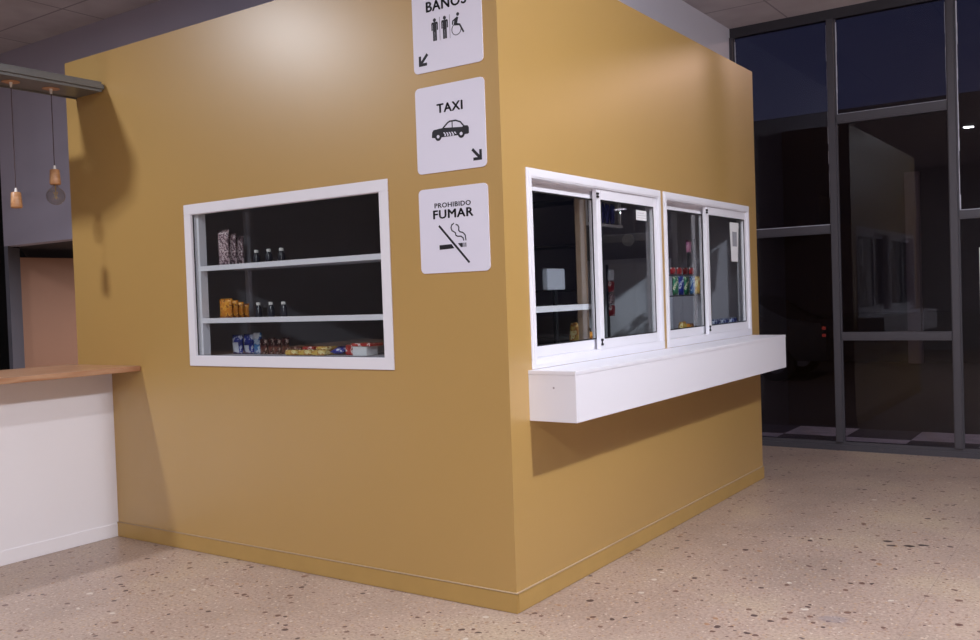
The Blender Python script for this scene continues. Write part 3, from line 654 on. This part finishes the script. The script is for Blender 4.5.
bag('snack_bag', 'pink packet hanging alone near the sash of the second window', 'packet', (-.29, 3.05, 1.89), .10, .10, .03, printed('pink_foil', srgb(196, 130, 160), srgb(220, 170, 190), srgb(160, 90, 140), 20), rz=PI/2)
link('packet_hook', B((-.30, -.285, 3.04, 3.055, 1.719, 1.99)), M['darkmetal'])['label'] = 'thin dark upright behind the pink packet'; bpy.data.objects['packet_hook']['category'] = 'hook'
bag('snack_bag', 'yellow packet on the sill of the second window', 'packet', (-.22, 2.72, 1.262), .12, .10, .05, yel, rz=PI/2)
bag('snack_bag', 'orange packet on the sill of the second window, nearer the centre', 'packet', (-.22, 2.86, 1.262), .12, .08, .05, orange, rz=PI/2)
for k in range(3):
    bag('snack_bag', ['blue and white packet on the sill, nearest the centre stile of the second window', 'blue and white packet on the sill between two like it', 'blue and white packet on the sill, farthest along the second window'][k], 'packet', (-.125, 3.16+k*.19, 1.2622), .185, .10, .045, printed('bw_foil_%d' % k, srgb(30, 40, 110), srgb(200, 206, 226), srgb(150, 160, 190), 18), 'blue and white packets on the window sill', rz=PI/2)
# papers on the panes
t = thing('window_notice', 'small white printed notice in the top corner of a sliding pane', 'notice', (-.003, 1.62, 2.07))
part('sheet', B((-.0155, -.0147, 1.548, 1.700, 2.010+.045, 2.118)), M['paper'], t)
t['label'] = 'small white landscape notice in the top right corner of the first sliding window'
part('rule_line', B((-.0147, -.0144, 1.56, 1.69, 2.085, 2.0865), (-.0147, -.0144, 1.56, 1.69, 2.070, 2.0715), (-.0147, -.0144, 1.56, 1.66, 2.100, 2.1015)), M['thinink'], t)
bm = bmesh.new(); 
a = [(3.222, 2.118), (3.425, 2.118), (3.385, 1.81), (3.245, 1.81)]
v0 = [bm.verts.new((-.0147, y, z)) for y, z in a]; v1 = [bm.verts.new((-.0155, y, z)) for y, z in a]; bm.faces.new(v0); bm.faces.new(v1[::-1])
for i in range(4): j = (i+1) % 4; bm.faces.new((v0[i], v1[i], v1[j], v0[j]))
t = thing('window_notice', 'tall white poster tapering downward on the right pane of the second sliding window', 'notice', (-.003, 3.32, 1.8)); part('sheet', bm, M['paper'], t)
part('grey_panel', B((-.0147, -.0143, 3.275, 3.375, 1.93, 2.045)), mat('grey_print', srgb(150, 152, 160), .8, var=.3, vscale=60), t)

# ------------------------------------------------------------------ outside
struct('ground_outside', B((-30, 30, 6.87, 60, -.14, -.02)), M['asphalt'])
struct('floor_pavement', B((-8, 12, GY+.06, 6.87, -.14, 0)), M['pave'])
t = thing('neighbouring_building', 'dark building across the street seen through the tall glazing', 'building', (0, 16.2, 0))
part('wall', B((-9, 6, 16.2, 18, 0, 5.2)), M['facade'], t)
part('lower_wall', B((-9, 6, 16.12, 16.2, 0, 1.0)), M['facade_dark'], t)
c = part('column', B((-1.08, -.84, 15.9, 16.12, 0, 3.75)), M['column'], t); c['label'] = 'pale concrete column'
bm = bmesh.new(); vs = [(-9, 15.2, 4.2), (-2.2, 15.2, 4.9), (6, 15.2, 2.9)]
box(bm, -9, -2.6, 15.4, 16.2, 2.78, 3.42); part('canopy', bm, M['facade'], t)
part('door', B((1.6, 2.6, 16.14, 16.2, 0, 2.2)), mat('dim_red_door', srgb(96, 34, 34), .5), t)
def car():
    t = thing('parked_car', 'dark parked car behind the left bay of the tall glazing', 'car', (-4, 12.8, -.02))
    x0 = -6.12; Y0, Y1_ = 12.0, 13.7; z = -.02
    prof = [(0, .35), (0, .75), (.15, .88), (1.0, .98), (1.55, 1.38), (1.9, 1.47), (3.2, 1.46), (3.85, 1.02), (4.45, .98), (4.55, .8), (4.55, .35)]
    bm = bmesh.new(); face_prism(bm, [(x0+a, z+b) for a, b in prof], Y0, Y1_)
    bmesh.ops.bevel(bm, geom=[e for e in bm.edges], offset=.05, segments=2, affect='EDGES')
    part('body', bm, M['carpaint'], t)
    for a, b in ((1.2, 1.95), (2.05, 3.0)):
        bm = bmesh.new(); face_prism(bm, [(x0+a+ (.12 if a < 2 else 0), z+1.02), (x0+b+(0 if a < 2 else .55), z+1.02), (x0+b+(0 if a < 2 else .1), z+1.38), (x0+a+(.45 if a < 2 else 0), z+1.36)], Y0-.008, Y0+.01); part('side_window', bm, M['black'], t)
    for a in (.85, 3.65):
        for y0 in (Y0-.01, Y1_-.19):
            bm = bmesh.new(); cyl(bm, (x0+a, y0, z+.31), (x0+a, y0+.2, z+.31), .31, seg=28); wh = part('wheel', bm, M['rubber'], t)
            bm = bmesh.new(); cyl(bm, (x0+a, y0-.006, z+.31), (x0+a, y0+.02, z+.31), .18, seg=20); part('hub_cap', bm, M['chrome'], wh)
    for dz in (.76, .88): part('tail_light', B((x0+4.44, x0+4.50, Y0-.012, Y0-.002, z+dz, z+dz+.05)), M['tail'], t)
    part('door_mirror', B((x0+1.45, x0+1.6, Y0-.16, Y0-.0, z+1.0, z+1.12), bev=.02), M['chrome'], t)
car()

# ------------------------------------------------------------------ lamps
def lamp(x, y, power, label, z=CZ, size=.28, side=0):
    t = thing('ceiling_light', label, 'ceiling light', (x, y, z-.045), 'round ceiling lights')
    q = size/2
    bm = bmesh.new(); lathe(bm, [(q+.01, -.045), (q+.025, -.04), (q+.03, 0), (0, 0)], (x, y, z)); part('rim', bm, M['whiteplastic'], t, False)
    bm = bmesh.new(); lathe(bm, [(0, -.045), (q+.008, -.045), (q+.008, -.035), (0, -.035)], (x, y, z)); part('diffuser', bm, M['diffuser'], t)
    L = bpy.data.lights.new('lamp_glow', 'AREA'); L.shape = 'DISK'; L.size = size; L.energy = power; L.color = (.88, .92, 1.0)
    o = bpy.data.objects.new('lamp_glow', L); COL.objects.link(o); o.location = (x, y, z-.055)
    o.parent = t; o.location = (0, 0, -.012)
    if side:      # extra point light added under the fitting to brighten bulkhead and ceiling
        L = bpy.data.lights.new('added_fill_glow', 'POINT'); L.shadow_soft_size = .06; L.energy = side; L.color = (.88, .92, 1.0)
        o = bpy.data.objects.new('added_fill_glow', L); COL.objects.link(o); o.parent = t; o.location = (0, 0, -.08)
lamp(3.25, .05, 185, 'round white ceiling light in front of the sliding windows', side=230)
lamp(.35, -2.88, 92, 'round white ceiling light in front of the kiosk corner', size=.17)
lamp(-3.82, -2.42, 105, 'round white ceiling light above the bar counter')
lamp(-5.2, 2.6, 60, 'unseen round ceiling light added in the low passage left of the kiosk', 2.285)  # hidden lamp added to brighten the terracotta partition
lamp(3.6, -6.2, 330, 'unseen round fill light added at the back of the hall behind the viewer')  # added out of view for ambient fill and floor bounce

# street lamps outside
def street(x, y, z, power, label, col):
    t = thing('street_lamp', label, 'street lamp', (x, y, -.02), 'street lamps')
    bm = bmesh.new(); cyl(bm, (x, y+1.0, -.02), (x, y+1.0, z+.15), .07, .045); part('pole', bm, M['darkmetal'], t)
    bm = bmesh.new(); tube(bm, [(x, y+1.0, z+.15), (x, y+.2, z+.22), (x, y+.1, z+.20)], .03); part('arm', bm, M['darkmetal'], t)
    part('lamp_head', B((x-.12, x+.12, y-.2, y+.2, z+.06, z+.16), bev=.02), M['darkmetal'], t)
    part('lens', B((x-.18, x+.18, y-.09, y+.09, z+.045, z+.06)), mat('street_lens', (.9, .8, .6, 1), .5, emit=col+(1,), estr=8), t)
    L = bpy.data.lights.new('lamp_glow', 'POINT'); L.shadow_soft_size = .22 if z > 5 else .015; L.energy = power; L.color = col
    o = bpy.data.objects.new('lamp_glow', L); COL.objects.link(o); o.parent = t; o.location = (0, 0, z+.02-.06)
street(3.67, 10.0, 5.52, 560, 'warm street lamp outside the tall glazing, out to the right', (1, .68, .45))
street(10.9, 23.3, 4.2, 60, 'distant street lamp mirrored in the sliding window', (1, .95, 1))

# ------------------------------------------------------------------ world
W = bpy.data.worlds.new('night'); S.world = W; W.use_nodes = True
bg = W.node_tree.nodes['Background']; bg.inputs['Color'].default_value = (.30, .34, .70, 1); bg.inputs['Strength'].default_value = .08

# ------------------------------------------------------------------ camera
f = 933.94
d = Vector((-0.56709347, 0.82327142, -0.02508322)); r = Vector((0.82353054, 0.56621978, -0.03453425)); u = Vector((0.01422845, 0.04024095, 0.99908869))
cam = bpy.data.cameras.new('camera'); cam.sensor_width = 36; cam.sensor_fit = 'HORIZONTAL'; cam.lens = f*36/980; cam.clip_start = .05; cam.clip_end = 200
co = bpy.data.objects.new('camera', cam); COL.objects.link(co)
R = Matrix((r, u, -d)).transposed().to_4x4(); co.matrix_world = Matrix.Translation((2.57792855, -3.89396129, 1.6)) @ R
S.camera = co
S.view_settings.view_transform = 'Standard'; S.view_settings.look = 'None'; S.view_settings.exposure = -.10; S.view_settings.gamma = 1; S.view_settings.use_curve_mapping = False
